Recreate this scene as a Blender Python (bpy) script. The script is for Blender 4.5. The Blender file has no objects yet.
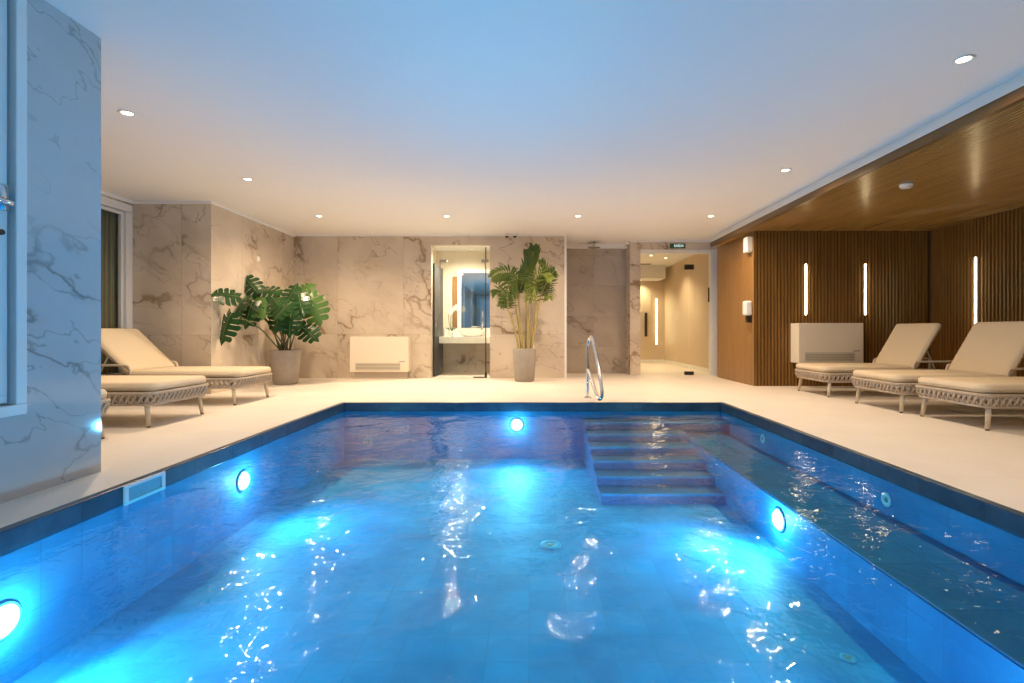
import bpy, bmesh, math, random
from mathutils import Vector, Matrix, Quaternion
random.seed(7)
SC = bpy.context.scene
COL = SC.collection
PI = math.pi
R = math.radians

# ------------------------------------------------------------------ helpers
class MB:
    """collects geometry, links it as one mesh object"""
    def __init__(s): s.v = []; s.f = []; s.m = []; s.cur = 0
    def add(s, vs, fs):
        b = len(s.v); s.v += [tuple(v) for v in vs]
        for f in fs: s.f.append(tuple(b + i for i in f)); s.m.append(s.cur)
        return s
    def box(s, x0, x1, y0, y1, z0, z1, mat=None):
        vs = [Vector((x, y, z)) for z in (z0, z1) for y in (y0, y1) for x in (x0, x1)]
        if mat is not None: vs = [mat @ v for v in vs]
        return s.add(vs, [(0,2,3,1),(4,5,7,6),(0,1,5,4),(2,6,7,3),(0,4,6,2),(1,3,7,5)])
    def tube(s, pts, r, n=10, cap=True, closed=False):
        pts = [Vector(p) for p in pts]
        N = len(pts)
        rs = r if isinstance(r, (list, tuple)) else [r] * N
        vs = []; up = None
        for i, p in enumerate(pts):
            if closed: d = pts[(i+1) % N] - pts[i-1]
            elif i == 0: d = pts[1] - p
            elif i == N-1: d = p - pts[i-1]
            else: d = (pts[i+1]-p).normalized() + (p-pts[i-1]).normalized()
            if d.length < 1e-9: d = Vector((0,0,1))
            d.normalize()
            if up is None:
                up = d.orthogonal().normalized()
            else:
                up = up - d * up.dot(d)
                if up.length < 1e-6: up = d.orthogonal()
                up.normalize()
            w = d.cross(up)
            for k in range(n):
                a = 2*PI*k/n
                vs.append(p + (up*math.cos(a) + w*math.sin(a))*rs[i])
        fs = []
        for i in range(N if closed else N-1):
            j = (i+1) % N
            for k in range(n):
                l = (k+1) % n
                fs.append((i*n+k, i*n+l, j*n+l, j*n+k))
        if cap and not closed:
            fs.append(tuple(reversed(range(n)))); fs.append(tuple((N-1)*n+k for k in range(n)))
        return s.add(vs, fs)
    def lathe(s, prof, n=32, origin=(0,0,0), mat=None):
        o = Vector(origin); vs = []; fs = []
        for (r, z) in prof:
            for k in range(n):
                a = 2*PI*k/n
                v = Vector((r*math.cos(a), r*math.sin(a), z))
                if mat is not None: v = mat @ v
                vs.append(v + o)
        for i in range(len(prof)-1):
            for k in range(n):
                l = (k+1) % n
                fs.append((i*n+k, i*n+l, (i+1)*n+l, (i+1)*n+k))
        if prof[0][0] > 1e-6: fs.append(tuple(reversed(range(n))))
        if prof[-1][0] > 1e-6: fs.append(tuple((len(prof)-1)*n+k for k in range(n)))
        return s.add(vs, fs)
    def prism(s, outline, z0, z1):
        n = len(outline)
        vs = [(x, y, z0) for x, y in outline] + [(x, y, z1) for x, y in outline]
        fs = [tuple(reversed(range(n))), tuple(range(n, 2*n))]
        for i in range(n):
            j = (i+1) % n
            fs.append((i, j, n+j, n+i))
        return s.add(vs, fs)
    def build(s, name, mats, parent=None, smooth=False, bevel=0, bsegs=2, loc=None, rot=None, subsurf=0, kind=None, label=None, solid=0):
        me = bpy.data.meshes.new(name)
        me.from_pydata(s.v, [], s.f)
        if not isinstance(mats, (list, tuple)): mats = [mats]
        for m in mats: me.materials.append(m)
        me.polygons.foreach_set('material_index', s.m)
        bm = bmesh.new(); bm.from_mesh(me)
        bmesh.ops.recalc_face_normals(bm, faces=bm.faces)
        uv = bm.loops.layers.uv.new('UVMap')
        for f in bm.faces:
            nrm = f.normal; a = max(range(3), key=lambda i: abs(nrm[i]))
            for l in f.loops:
                c = l.vert.co
                l[uv].uv = (c.y, c.z) if a == 0 else (c.x, c.z) if a == 1 else (c.x, c.y)
            f.smooth = smooth
        bm.to_mesh(me); bm.free()
        o = bpy.data.objects.new(name, me); COL.objects.link(o)
        if parent: o.parent = parent
        if loc is not None: o.location = loc
        if rot is not None: o.rotation_euler = rot
        if bevel:
            b = o.modifiers.new('bevel', 'BEVEL'); b.width = bevel; b.segments = bsegs; b.limit_method = 'ANGLE'; b.angle_limit = R(35)
        if solid:
            b = o.modifiers.new('solid', 'SOLIDIFY'); b.thickness = solid; b.offset = 0
        if subsurf:
            b = o.modifiers.new('sub', 'SUBSURF'); b.levels = subsurf; b.render_levels = subsurf
        if kind: o['kind'] = kind
        if label: o['label'] = label
        return o

def tag(o, label=None, cat=None, group=None, kind=None):
    if label: o['label'] = label
    if cat: o['category'] = cat
    if group: o['group'] = group
    if kind: o['kind'] = kind
    return o
def empty(name, loc=(0,0,0), rot=(0,0,0), **k):
    o = bpy.data.objects.new(name, None); COL.objects.link(o)
    o.location = loc; o.rotation_euler = rot; o.empty_display_size = .1
    return tag(o, **k)
def copy_tree(o, parent=None):
    c = o.copy(); COL.objects.link(c); c.parent = parent
    for ch in [x for x in bpy.data.objects if x.parent == o]: copy_tree(ch, c)
    return c

# ------------------------------------------------------------------ materials
class NT:
    def __init__(s, name):
        s.m = bpy.data.materials.new(name); s.m.use_nodes = True
        s.t = s.m.node_tree; s.N = s.t.nodes; s.L = s.t.links
        s.N.clear(); s.out = s.N.new('ShaderNodeOutputMaterial')
    def n(s, typ, **kw):
        nd = s.N.new(typ)
        for k, v in kw.items():
            if k.startswith('i_'):
                key = k[2:]; key = int(key) if key.isdigit() else key.replace('_', ' ')
                nd.inputs[key].default_value = v
            else: setattr(nd, k, v)
        return nd
    def l(s, a, b): s.L.new(a, b)
    def math(s, op, a, b=None, c=None):
        nd = s.N.new('ShaderNodeMath'); nd.operation = op
        for i, x in enumerate((a, b, c)):
            if x is None: continue
            if isinstance(x, (int, float)): nd.inputs[i].default_value = x
            else: s.l(x, nd.inputs[i])
        return nd.outputs[0]
    def mix(s, fac, a, b):
        nd = s.N.new('ShaderNodeMix'); nd.data_type = 'RGBA'
        for i, x in ((0, fac), (6, a), (7, b)):
            if isinstance(x, (int, float)): nd.inputs[i].default_value = x
            elif isinstance(x, tuple): nd.inputs[i].default_value = (*x, 1) if len(x) == 3 else x
            else: s.l(x, nd.inputs[i])
        return nd.outputs[2]
    def bsdf(s, col=None, rough=.5, metal=0, spec=.5, normal=None):
        b = s.N.new('ShaderNodeBsdfPrincipled')
        if isinstance(col, tuple): b.inputs['Base Color'].default_value = (*col, 1)
        elif col is not None: s.l(col, b.inputs['Base Color'])
        if isinstance(rough, (int, float)): b.inputs['Roughness'].default_value = rough
        else: s.l(rough, b.inputs['Roughness'])
        b.inputs['Metallic'].default_value = metal
        b.inputs['Specular IOR Level'].default_value = spec
        if normal is not None: s.l(normal, b.inputs['Normal'])
        s.l(b.outputs[0], s.out.inputs[0]); return b
    def noise(s, vec, scale, detail=3, rough=.5, dist=0):
        nd = s.n('ShaderNodeTexNoise'); nd.inputs['Scale'].default_value = scale
        nd.inputs['Detail'].default_value = detail; nd.inputs['Roughness'].default_value = rough
        nd.inputs['Distortion'].default_value = dist
        if vec is not None: s.l(vec, nd.inputs['Vector'])
        return nd
    def bump(s, h, strength=.2, dist=.01):
        b = s.n('ShaderNodeBump'); b.inputs['Strength'].default_value = strength; b.inputs['Distance'].default_value = dist
        s.l(h, b.inputs['Height']); return b.outputs[0]
    def ramp(s, fac, stops):
        r = s.n('ShaderNodeValToRGB'); e = r.color_ramp.elements
        while len(e) < len(stops): e.new(.5)
        for i, (p, c) in enumerate(stops):
            e[i].position = p; e[i].color = (*c, 1) if isinstance(c, tuple) else (c, c, c, 1)
        s.l(fac, r.inputs[0]); return r.outputs[0]

def plain(name, col, rough=.5, metal=0, spec=.5, var=.06, nscale=40, bump=0):
    t = NT(name); tc = t.n('ShaderNodeTexCoord')
    nz = t.noise(tc.outputs['Object'], nscale, 3)
    c = t.mix(nz.outputs[0], tuple(max(0, x*(1-var)) for x in col), tuple(min(1, x*(1+var)) for x in col))
    t.bsdf(c, rough, metal, spec, t.bump(nz.outputs[0], bump, .003) if bump else None)
    return t.m
def emit(name, col, strength):
    t = NT(name); e = t.n('ShaderNodeEmission'); e.inputs[0].default_value = (*col, 1); e.inputs[1].default_value = strength
    t.l(e.outputs[0], t.out.inputs[0]); return t.m
def glass(name, tint=(1,1,1), rough=0.0):
    t = NT(name); tr = t.n('ShaderNodeBsdfTransparent'); tr.inputs[0].default_value = (*tint, 1)
    g = t.n('ShaderNodeBsdfGlossy'); g.inputs['Roughness'].default_value = rough
    fr = t.n('ShaderNodeFresnel'); bf = t.n('ShaderNodeNewGeometry'); t.l(t.math('MULTIPLY_ADD', bf.outputs['Backfacing'], 1/1.45-1.45, 1.45), fr.inputs[0])
    mx = t.n('ShaderNodeMixShader'); t.l(fr.outputs[0], mx.inputs[0]); t.l(tr.outputs[0], mx.inputs[1]); t.l(g.outputs[0], mx.inputs[2])
    t.l(mx.outputs[0], t.out.inputs[0]); return t.m

def marble(name, base, vein, vein2, slab=(1.2, 2.7), rough=.12, vs=1.0, mlo=.42):
    t = NT(name)
    geo = t.n('ShaderNodeNewGeometry')
    # slab index for vein offsets and joints
    uv = t.n('ShaderNodeUVMap'); sp = t.n('ShaderNodeSeparateXYZ'); t.l(uv.outputs[0], sp.inputs[0])
    u = t.math('DIVIDE', t.math('ADD', sp.outputs[0], 20.35), slab[0]); v = t.math('DIVIDE', t.math('ADD', sp.outputs[1], 10.0), slab[1])
    iu = t.math('FLOOR', u); iv = t.math('FLOOR', v)
    cb = t.n('ShaderNodeCombineXYZ'); t.l(iu, cb.inputs[0]); t.l(iv, cb.inputs[1])
    wn = t.n('ShaderNodeTexWhiteNoise', noise_dimensions='3D'); t.l(cb.outputs[0], wn.inputs[0])
    off = t.n('ShaderNodeVectorMath', operation='SCALE'); t.l(wn.outputs['Color'], off.inputs[0]); off.inputs[3].default_value = 7
    add = t.n('ShaderNodeVectorMath', operation='ADD'); t.l(geo.outputs['Position'], add.inputs[0]); t.l(off.outputs[0], add.inputs[1])
    A = Vector((.60,.60,-.53)).normalized(); B = Vector((1,-1,0)).normalized(); Cc = A.cross(B)
    mp = t.n('ShaderNodeCombineXYZ')
    for i_, (ax, s_) in enumerate(((A,.50),(B,.9),(Cc,1.15))):
        dp = t.n('ShaderNodeVectorMath', operation='DOT_PRODUCT'); t.l(add.outputs[0], dp.inputs[0]); dp.inputs[1].default_value = tuple(ax*s_*vs)
        t.l(dp.outputs['Value'], mp.inputs[i_])
    warp = t.noise(mp.outputs[0], 1.1, 5, .55)
    sc = t.n('ShaderNodeVectorMath', operation='SCALE'); t.l(warp.outputs['Color'], sc.inputs[0]); sc.inputs[3].default_value = .9
    wv = t.n('ShaderNodeVectorMath', operation='ADD'); t.l(mp.outputs[0], wv.inputs[0]); t.l(sc.outputs[0], wv.inputs[1])
    def ridge(scale, width, detail=4, seed=0.):
        o2 = t.n('ShaderNodeVectorMath', operation='ADD'); t.l(wv.outputs[0], o2.inputs[0]); o2.inputs[1].default_value = (seed, seed*.7, -seed)
        n = t.noise(o2.outputs[0], scale, detail, .55)
        d = t.math('ABSOLUTE', t.math('SUBTRACT', n.outputs[0], .5))
        mr = t.n('ShaderNodeMapRange', interpolation_type='SMOOTHSTEP'); t.l(d, mr.inputs[0])
        mr.inputs[1].default_value = 0; mr.inputs[2].default_value = width; mr.inputs[3].default_value = 1; mr.inputs[4].default_value = 0
        return mr.outputs[0]
    mask = t.noise(add.outputs[0], .9, 2)
    mk = t.ramp(mask.outputs[0], [(mlo, 0.), (mlo+.18, 1.)])
    r1 = t.math('MULTIPLY', ridge(.8, .016, 3), mk)
    r2 = t.math('MULTIPLY', ridge(1.5, .012, 3, 3.3), t.ramp(mask.outputs[0], [(mlo-.06, .0), (mlo+.18, .8)]))
    cloud = t.noise(wv.outputs[0], 1.3, 4, .6, 0)
    c = t.mix(t.ramp(cloud.outputs[0], [(.42, 0.), (.72, .55)]), base, vein2)
    halo = t.math('MULTIPLY', ridge(.8, .09, 3), t.math('MULTIPLY', mk, .5))
    c = t.mix(halo, c, vein2)
    c = t.mix(t.math('MULTIPLY', r2, .75), c, vein)
    c = t.mix(t.math('MULTIPLY', r1, .9), c, vein)
    # joints
    fu = t.math('FRACT', u); fv = t.math('FRACT', v)
    ju = t.math('LESS_THAN', t.math('MULTIPLY', t.math('MINIMUM', fu, t.math('SUBTRACT', 1, fu)), slab[0]), .0022)
    jv = t.math('LESS_THAN', t.math('MULTIPLY', t.math('MINIMUM', fv, t.math('SUBTRACT', 1, fv)), slab[1]), .0022)
    j = t.math('MAXIMUM', ju, jv)
    c = t.mix(t.math('MULTIPLY', j, .5), c, vein)
    t.bsdf(c, rough, 0, .5)
    return t.m

def tiles(name, cols, grout, size, rough=.25, mortar=.003, offs=0., nscale=6, bump=.15, var=.5):
    t = NT(name)
    uv = t.n('ShaderNodeUVMap')
    mp = t.n('ShaderNodeMapping'); mp.inputs['Location'].default_value = (20.013, 20.0, 0); t.l(uv.outputs[0], mp.inputs[0])
    br = t.n('ShaderNodeTexBrick'); t.l(mp.outputs[0], br.inputs['Vector'])
    br.offset = offs; br.squash = 1
    br.inputs['Color1'].default_value = (0,0,0,1); br.inputs['Color2'].default_value = (1,1,1,1); br.inputs['Mortar'].default_value = (.5,.5,.5,1)
    br.inputs['Scale'].default_value = 1; br.inputs['Mortar Size'].default_value = mortar; br.inputs['Mortar Smooth'].default_value = .1
    br.inputs['Brick Width'].default_value = size[0]; br.inputs['Row Height'].default_value = size[1]
    geo = t.n('ShaderNodeNewGeometry'); nz = t.noise(geo.outputs['Position'], nscale, 5, .6, .4)
    f = t.math('ADD', t.math('MULTIPLY', br.outputs['Color'], var), t.math('MULTIPLY', t.math('SUBTRACT', nz.outputs[0], .5), 1.6))
    f = t.math('ADD', f, .5 - var/2)
    c = t.mix(f, cols[0], cols[1]); nd = c.node; nd.clamp_factor = True
    c = t.mix(br.outputs['Fac'], c, grout)
    h = t.math('SUBTRACT', t.math('MULTIPLY', nz.outputs[0], .3), br.outputs['Fac'])
    t.bsdf(c, rough, 0, .5, t.bump(h, bump, .003))
    return t.m

def wood(name, c0, c1, rough=.35, axis='Z', spec=.5):
    t = NT(name); geo = t.n('ShaderNodeNewGeometry'); mp = t.n('ShaderNodeMapping')
    mp.inputs['Scale'].default_value = {'Z': (22, 22, 1.2), 'Y': (22, 1.2, 22)}[axis]
    t.l(geo.outputs['Position'], mp.inputs[0])
    n1 = t.noise(mp.outputs[0], 1.0, 4, .6, .6)
    n2 = t.noise(geo.outputs['Position'], .8, 2)
    f = t.math('ADD', t.math('MULTIPLY', n1.outputs[0], .8), t.math('MULTIPLY', n2.outputs[0], .2))
    c = t.mix(t.ramp(f, [(.3, 0.), (.7, 1.)]), c0, c1)
    t.bsdf(c, rough, 0, spec, t.bump(n1.outputs[0], .1, .002)); return t.m

M = {}
M['marble'] = marble('marble', (.68,.59,.48), (.25,.165,.095), (.47,.375,.28))
M['pillar'] = marble('pillar_marble', (.53,.54,.55), (.25,.245,.235), (.45,.46,.47), slab=(60, 60), vs=1.5, mlo=.33, rough=.06)
M['niche'] = marble('niche_marble', (.47,.405,.34), (.22,.165,.12), (.33,.275,.22), slab=(2.4, .62), vs=1.0)
M['ceiling'] = plain('white_paint', (.86,.86,.86), .7, var=.01, nscale=3)
M['white'] = plain('white_lacquer', (.82,.81,.78), .35, var=.01)
M['cream_wall'] = plain('cream_wall', (.78,.70,.56), .5, var=.02, nscale=2)
M['corr_panel'] = plain('beige_panel', (.66,.54,.40), .45, var=.02, nscale=2)
M['deck'] = tiles('cream_porcelain', ((.76,.69,.60), (.83,.77,.69)), (.66,.59,.50), (1.2, 1.2), rough=.45, mortar=.0016, nscale=2.2, bump=.03, var=.3)
M['slate'] = tiles('blue_slate_tile', ((.018,.050,.092), (.055,.115,.180)), (.020,.045,.075), (.4, .2), rough=.28, mortar=.003, offs=.5, nscale=9, bump=.4, var=.5)
M['pool'] = tiles('pool_tile', ((.006,.165,.38), (.06,.37,.66)), (.022,.24,.45), (.2, .2), rough=.6, mortar=.003, nscale=2.2, bump=.2, var=.22)
M['ledge'] = tiles('ledge_tile', ((.035,.10,.24), (.085,.19,.38)), (.03,.08,.15), (.4, .4), rough=.35, mortar=.003, nscale=6, bump=.3, var=.35)
M['wood'] = wood('slat_wood', (.20,.094,.019), (.33,.168,.042), .34)
M['wood_back'] = wood('groove_wood', (.07,.034,.010), (.12,.06,.018), .5)
M['soffit'] = wood('soffit_wood', (.24,.125,.030), (.36,.20,.055), .22, 'Y')
M['fascia'] = wood('fascia_wood', (.12,.06,.02), (.19,.10,.03), .35, 'Y')
M['wood_side'] = wood('side_wood', (.25,.125,.038), (.37,.20,.07), .35)
M['cushion'] = plain('beige_cushion_fabric', (.68,.57,.41), .85, spec=.2, var=.05, nscale=180, bump=.25)
M['rope'] = plain('taupe_rope', (.47,.39,.31), .8, spec=.25, var=.18, nscale=60, bump=.3)
M['frame'] = plain('sand_metal', (.62,.54,.42), .42, var=.03)
M['rubber'] = plain('rubber', (.10,.09,.08), .7)
M['steel'] = plain('steel', (.75,.76,.78), .12, metal=1, var=.02)
M['chrome_dark'] = plain('dark_bronze', (.05,.045,.04), .35, metal=.6)
M['pot'] = plain('concrete_pot', (.36,.32,.28), .8, var=.12, nscale=14, bump=.3)
M['soil'] = plain('soil', (.05,.035,.022), .95, var=.4, nscale=50, bump=1)
M['black'] = plain('black_plastic', (.02,.02,.022), .3)
M['grille'] = plain('grille_grey', (.34,.31,.27), .5)
M['winframe'] = plain('window_frame', (.80,.80,.80), .3, var=.01)
M['cream_lacquer'] = plain('cream_lacquer', (.78,.71,.58), .35, var=.01)
M['glass'] = glass('clear_glass', (.93,.97,.96))
M['glass_door'] = glass('door_glass', (.96,.97,.95))
M['dusk_outside'] = plain('outside_wall', (.055,.05,.04), .9, var=.4, nscale=3)
M['outside_pale'] = plain('outside_pale', (.45,.52,.60), .9, var=.05, nscale=2)
M['curtain'] = plain('curtain_cloth', (.30,.25,.15), .9)
M['counter'] = plain('counter_stone', (.86,.83,.76), .2, var=.02)
M['ceramic'] = plain('ceramic', (.9,.9,.88), .08, var=.0)
M['mirror'] = plain('mirror_silver', (.92,.94,.95), .0, metal=1, var=0)
M['darkglass'] = plain('dark_panel', (.045,.045,.05), .5, var=.1, nscale=2)
M['inlet'] = plain('inlet_white', (.75,.82,.85), .35)
M['dull_inlet'] = plain('blue_inlet', (.12,.34,.50), .5)
M['sign'] = plain('sign_green', (.02,.10,.05), .4, var=0)
M['sign_text'] = emit('sign_letters', (.85,1,.9), .9)
M['downlens'] = emit('warm_lens', (1,.83,.62), 14)
M['bathlens'] = emit('bath_lens', (1,.93,.72), 8)
M['led'] = emit('led_strip', (1,.80,.46), 19)
M['poollens'] = emit('pool_lens', (.66,.86,1), 12)

def leaf_mat(name, c0, c1, rough=.3):
    t = NT(name); tc = t.n('ShaderNodeTexCoord'); n = t.noise(tc.outputs['Object'], 9, 3)
    c = t.mix(n.outputs[0], c0, c1)
    b = t.bsdf(c, rough, 0, .5)
    tl = t.n('ShaderNodeBsdfTranslucent'); t.l(c, tl.inputs[0])
    mx = t.n('ShaderNodeMixShader'); mx.inputs[0].default_value = .18
    t.l(b.outputs[0], mx.inputs[1]); t.l(tl.outputs[0], mx.inputs[2]); t.l(mx.outputs[0], t.out.inputs[0]); return t.m
M['monstera'] = leaf_mat('monstera_leaf', (.010,.045,.012), (.028,.095,.024), .22)
M['monstera2'] = leaf_mat('monstera_leaf_light', (.04,.11,.022), (.09,.19,.04), .25)
M['palm'] = leaf_mat('palm_leaf', (.040,.075,.007), (.10,.15,.016), .4)
M['palm2'] = leaf_mat('palm_leaf_light', (.13,.18,.022), (.22,.26,.035), .4)
M['stem'] = plain('green_stem', (.09,.13,.04), .5, var=.2, nscale=10)
M['stem2'] = plain('brown_stem', (.07,.05,.028), .5, var=.2, nscale=10)
M['cane'] = plain('yellow_cane', (.42,.33,.10), .5, var=.25, nscale=14)

# water: see-through surface with ripples (a real surface over a real basin)
t = NT('pool_water')
geo = t.n('ShaderNodeNewGeometry')
mp = t.n('ShaderNodeMapping'); mp.inputs['Scale'].default_value = (1, 1, 1); t.l(geo.outputs['Position'], mp.inputs[0])
n1 = t.noise(mp.outputs[0], 2.6, 2, .45, .3); n2 = t.noise(mp.outputs[0], 16, 2, .5, .3)
h = t.math('ADD', t.math('MULTIPLY', n1.outputs[0], .80), t.math('MULTIPLY', n2.outputs[0], .17))
nrm = t.bump(h, .6, .055)
tr = t.n('ShaderNodeBsdfTransparent'); tr.inputs[0].default_value = (.42,.93,1,1)
gl = t.n('ShaderNodeBsdfGlossy'); gl.inputs['Roughness'].default_value = .03; t.l(nrm, gl.inputs['Normal'])
fr = t.n('ShaderNodeFresnel'); t.l(t.math('MULTIPLY_ADD', geo.outputs['Backfacing'], 1/1.33-1.33, 1.33), fr.inputs[0]); t.l(nrm, fr.inputs['Normal'])
mx = t.n('ShaderNodeMixShader'); t.l(fr.outputs[0], mx.inputs[0]); t.l(tr.outputs[0], mx.inputs[1]); t.l(gl.outputs[0], mx.inputs[2])
t.l(mx.outputs[0], t.out.inputs[0]); M['water'] = t.m

# ------------------------------------------------------------------ dimensions
ZC = 2.61
YB, YF = 8.84, 9.42         # back wall, corridor facade
XL, XNOOK, XP = -5.42, -4.35, -2.6
XR, YW = 6.17, 7.53
YREAR = -2.6
PX0, PX1, PY0, PY1 = -2.22, 2.23, .55, 5.72   # pool
ZW = -.085
ZF = -.66

def S(mb, name, mat, **k): return mb.build(name, mat, kind='structure', **k)

# floor with the pool hole
b = MB()
for (x0,x1,y0,y1) in ((XL-.2,PX0-.05,YREAR-.3,13.5),(PX1+.05,XR+.2,YREAR-.3,YB+5),(PX0-.05,PX1+.05,YREAR-.3,PY0-.05),(PX0-.05,PX1+.05,PY1+.05,13.5)):
    b.box(x0,x1,y0,y1,-.12,0)
S(b, 'floor', M['deck'])
# coping of dark slate all round
b = MB()
o = .05
b.box(PX0-o,PX0,PY0-o,PY1+o,-.10,.004); b.box(PX1,PX1+o,PY0-o,PY1+o,-.10,.004)
b.box(PX0,PX1,PY0-o,PY0,-.10,.004); b.box(PX0,PX1,PY1,PY1+o,-.10,.004)
tr1 = S(b, 'trim_1', M['slate'], bevel=.004)
tag(tr1, 'dark slate coping band around the pool edge')
# basin
b = MB()
LX, LZ = 1.69, -.31
w = .15
b.box(PX0-w,PX0,PY0-w,PY1+w,ZF-.15,-.10); b.box(PX1,PX1+w,PY0-w,PY1+w,ZF-.15,-.10)
b.box(PX0,PX1,PY0-w,PY0,ZF-.15,-.10); b.box(PX0,PX1,PY1,PY1+w,ZF-.15,-.10)
b.box(PX0,PX1,PY0,PY1,ZF-.15,ZF)
tag(S(b, 'pool_basin', M['pool']), 'blue tiled swimming pool basin')
b = MB(); b.box(LX,PX1,PY0,PY1-.0,ZF,LZ-.012)
led = S(b, 'pool_ledge', M['pool']); tag(led, 'long submerged bench ledge along the pool side')
b = MB(); b.box(LX+.004,PX1,PY0,PY1-.25,LZ-.012,LZ); b.build('ledge_top', M['ledge'], led, bevel=.004)
b = MB()
n = 6
for i in range(n):
    z = -.19 - i*.077
    b.box(.60, LX if i else PX1, PY1-.25*(i+1), PY1-.25*i, ZF, z)
    b.cur = 1; b.box(.60, LX if i else PX1, PY1-.25*(i+1)-.008, PY1-.25*(i+1)+.02, z-.016, z+.003); b.cur = 0
tag(S(b, 'pool_steps', [M['ledge'], M['pool']]), 'submerged steps at the far end of the pool')
b = MB(); N = 2
b.add([(PX0,PY0,ZW),(PX1,PY0,ZW),(PX1,PY1,ZW),(PX0,PY1,ZW)], [(0,1,2,3)])
wt = b.build('pool_water', M['water'])
tag(wt, 'clear rippled blue water filling the pool', 'water', kind='stuff')

# ceiling
b = MB(); b.box(XL-.2, XR+.2, YREAR-.2, YF+.0, ZC, ZC+.15); b.box(.5,1.95,YF,10.0,ZC,ZC+.15); S(b, 'ceiling', M['ceiling'])
# walls
b = MB(); b.box(XNOOK-.1,-1.84,YB,YB+.12,0,ZC); b.box(-1.84,-.77,YB,YB+.12,2.43,ZC); b.box(-.77,.62,YB,YB+1.2,0,ZC)
S(b, 'wall_back', M['marble'])
b = MB(); b.box(.62,1.91,9.85,10.0,0,ZC); S(b, 'wall_niche', M['niche'])
b = MB(); b.box(.62,1.91,9.73,9.849,2.53,ZC); S(b, 'trim_2', M['white'])
b = MB(); b.box(1.91,2.11,YF,10.0,0,ZC); b.box(2.11,3.6,YF,YF+.12,2.44,ZC); b.box(3.6,3.9,YF,YF+.12,0,ZC); S(b, 'wall_corridor_front', M['marble'])
b = MB(); b.box(XNOOK-.15,XNOOK,6.56,YB,0,ZC); b.box(XL,XNOOK-.15,6.56,6.71,0,ZC); S(b, 'wall_nook', M['marble'])
# left wall with big window
b = MB(); b.box(XL-.15,XL,2.9,3.7,0,ZC); b.box(XL-.15,XL,3.7,6.56,2.55,ZC); S(b, 'wall_left', M['marble'])
# near pillar wall: has the small window
b = MB(); b.box(XP-.3,XP,2.48,2.92,0,ZC); b.box(XP-.3,XP,YREAR,1.30,0,ZC); b.box(XP-.3,XP,1.30,2.48,0,.42); b.box(XL,XP-.3,2.72,2.92,0,ZC)
S(b, 'wall_pillar', M['pillar'])
# wooden walls
def ribs(b, n, place, w=.032, d=.016):
    pass
bt, pit, rd = .034, .052, .017
b = MB(); b.cur = 1; b.box(3.45, XR+.15, YW+.001, YW+.12, 0, 2.42); b.cur = 0
x = 3.460
while x < XR-.02:
    b.add([(x,YW,0),(x+.006,YW-rd,0),(x+bt-.006,YW-rd,0),(x+bt,YW,0),(x,YW,2.40),(x+.006,YW-rd,2.40),(x+bt-.006,YW-rd,2.40),(x+bt,YW,2.40)],
          [(0,1,5,4),(1,2,6,5),(2,3,7,6),(4,5,6,7),(3,2,1,0)])
    x += pit
wb = S(b, 'wall_slatted_back', [M['wood'], M['wood_back']])
b = MB(); b.cur = 1; b.box(XR+.001, XR+.12, YREAR, YW, 0, 2.42); b.cur = 0
y = YREAR
while y < YW-.06:
    b.add([(XR,y,0),(XR-rd,y+.006,0),(XR-rd,y+bt-.006,0),(XR,y+bt,0),(XR,y,2.40),(XR-rd,y+.006,2.40),(XR-rd,y+bt-.006,2.40),(XR,y+bt,2.40)],
          [(0,1,5,4),(1,2,6,5),(2,3,7,6),(4,5,6,7),(3,2,1,0)])
    y += pit
S(b, 'wall_right', [M['wood'], M['wood_back']])
b = MB(); b.box(3.45, 3.56, YW+.12, 9.0, 0, 2.41)
y = YW-.0
b.box(3.442,3.45,YW-.018,YW+.06,0,2.40)
y = YW+.07
while y < 8.90:
    b.box(3.444,3.45,y,y+.12,0,2.40); y += .124
S(b, 'wall_wood_side', M['wood_side'])
# soffit
ZS = 2.405
b = MB(); b.cur = 1; b.box(3.27, XR+.15, YREAR, YB-.002, ZS+.012, ZS+.03); b.cur = 0
x = 3.31
while x < XR-.02:
    b.add([(x,YREAR,ZS+.012),(x+.006,YREAR,ZS),(x+.030,YREAR,ZS),(x+.036,YREAR,ZS+.012),(x,YB-.01,ZS+.012),(x+.006,YB-.01,ZS),(x+.030,YB-.01,ZS),(x+.036,YB-.01,ZS+.012)],
          [(0,1,5,4),(1,2,6,5),(2,3,7,6),(4,5,6,7),(3,2,1,0)])
    x += .044
b.cur = 2; b.box(3.255, 3.30, YREAR, YB-.002, ZS-.012, ZS+.055); b.cur = 1; b.box(3.262, 3.28, YREAR, YB-.002, ZS+.055, ZS+.07)
S(b, 'ceiling_slatted', [M['soffit'], M['wood_back'], M['fascia']])
b = MB(); b.add([(3.27,YREAR,ZS+.072),(3.35,YREAR,ZC+.001),(3.60,YREAR,ZC+.001),(3.60,YREAR,ZS+.072),(3.27,YB-.002,ZS+.072),(3.35,YB-.002,ZC+.001),(3.60,YB-.002,ZC+.001),(3.60,YB-.002,ZS+.072)],[(0,1,2,3),(4,5,6,7),(0,1,5,4),(1,2,6,5),(2,3,7,6),(3,0,4,7)]); S(b, 'trim_3', M['ceiling'])
# cornice along the marble
b = MB()
b.box(XL,XL+.03,2.92,6.56,ZC-.035,ZC); b.box(XL,XNOOK,6.53,6.56,ZC-.035,ZC); b.box(XNOOK,XNOOK+.03,6.53,YB,ZC-.035,ZC)
b.box(XNOOK,.62,YB-.025,YB,ZC-.02,ZC); b.box(1.91,3.6,YF-.025,YF,ZC-.02,ZC)
S(b, 'trim_4', M['ceiling'])
b = MB(); b.box(.59,.632,YB-.012,YB-.0005,0,ZC-.02); S(b, 'trim_5', M['white'])

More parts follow.
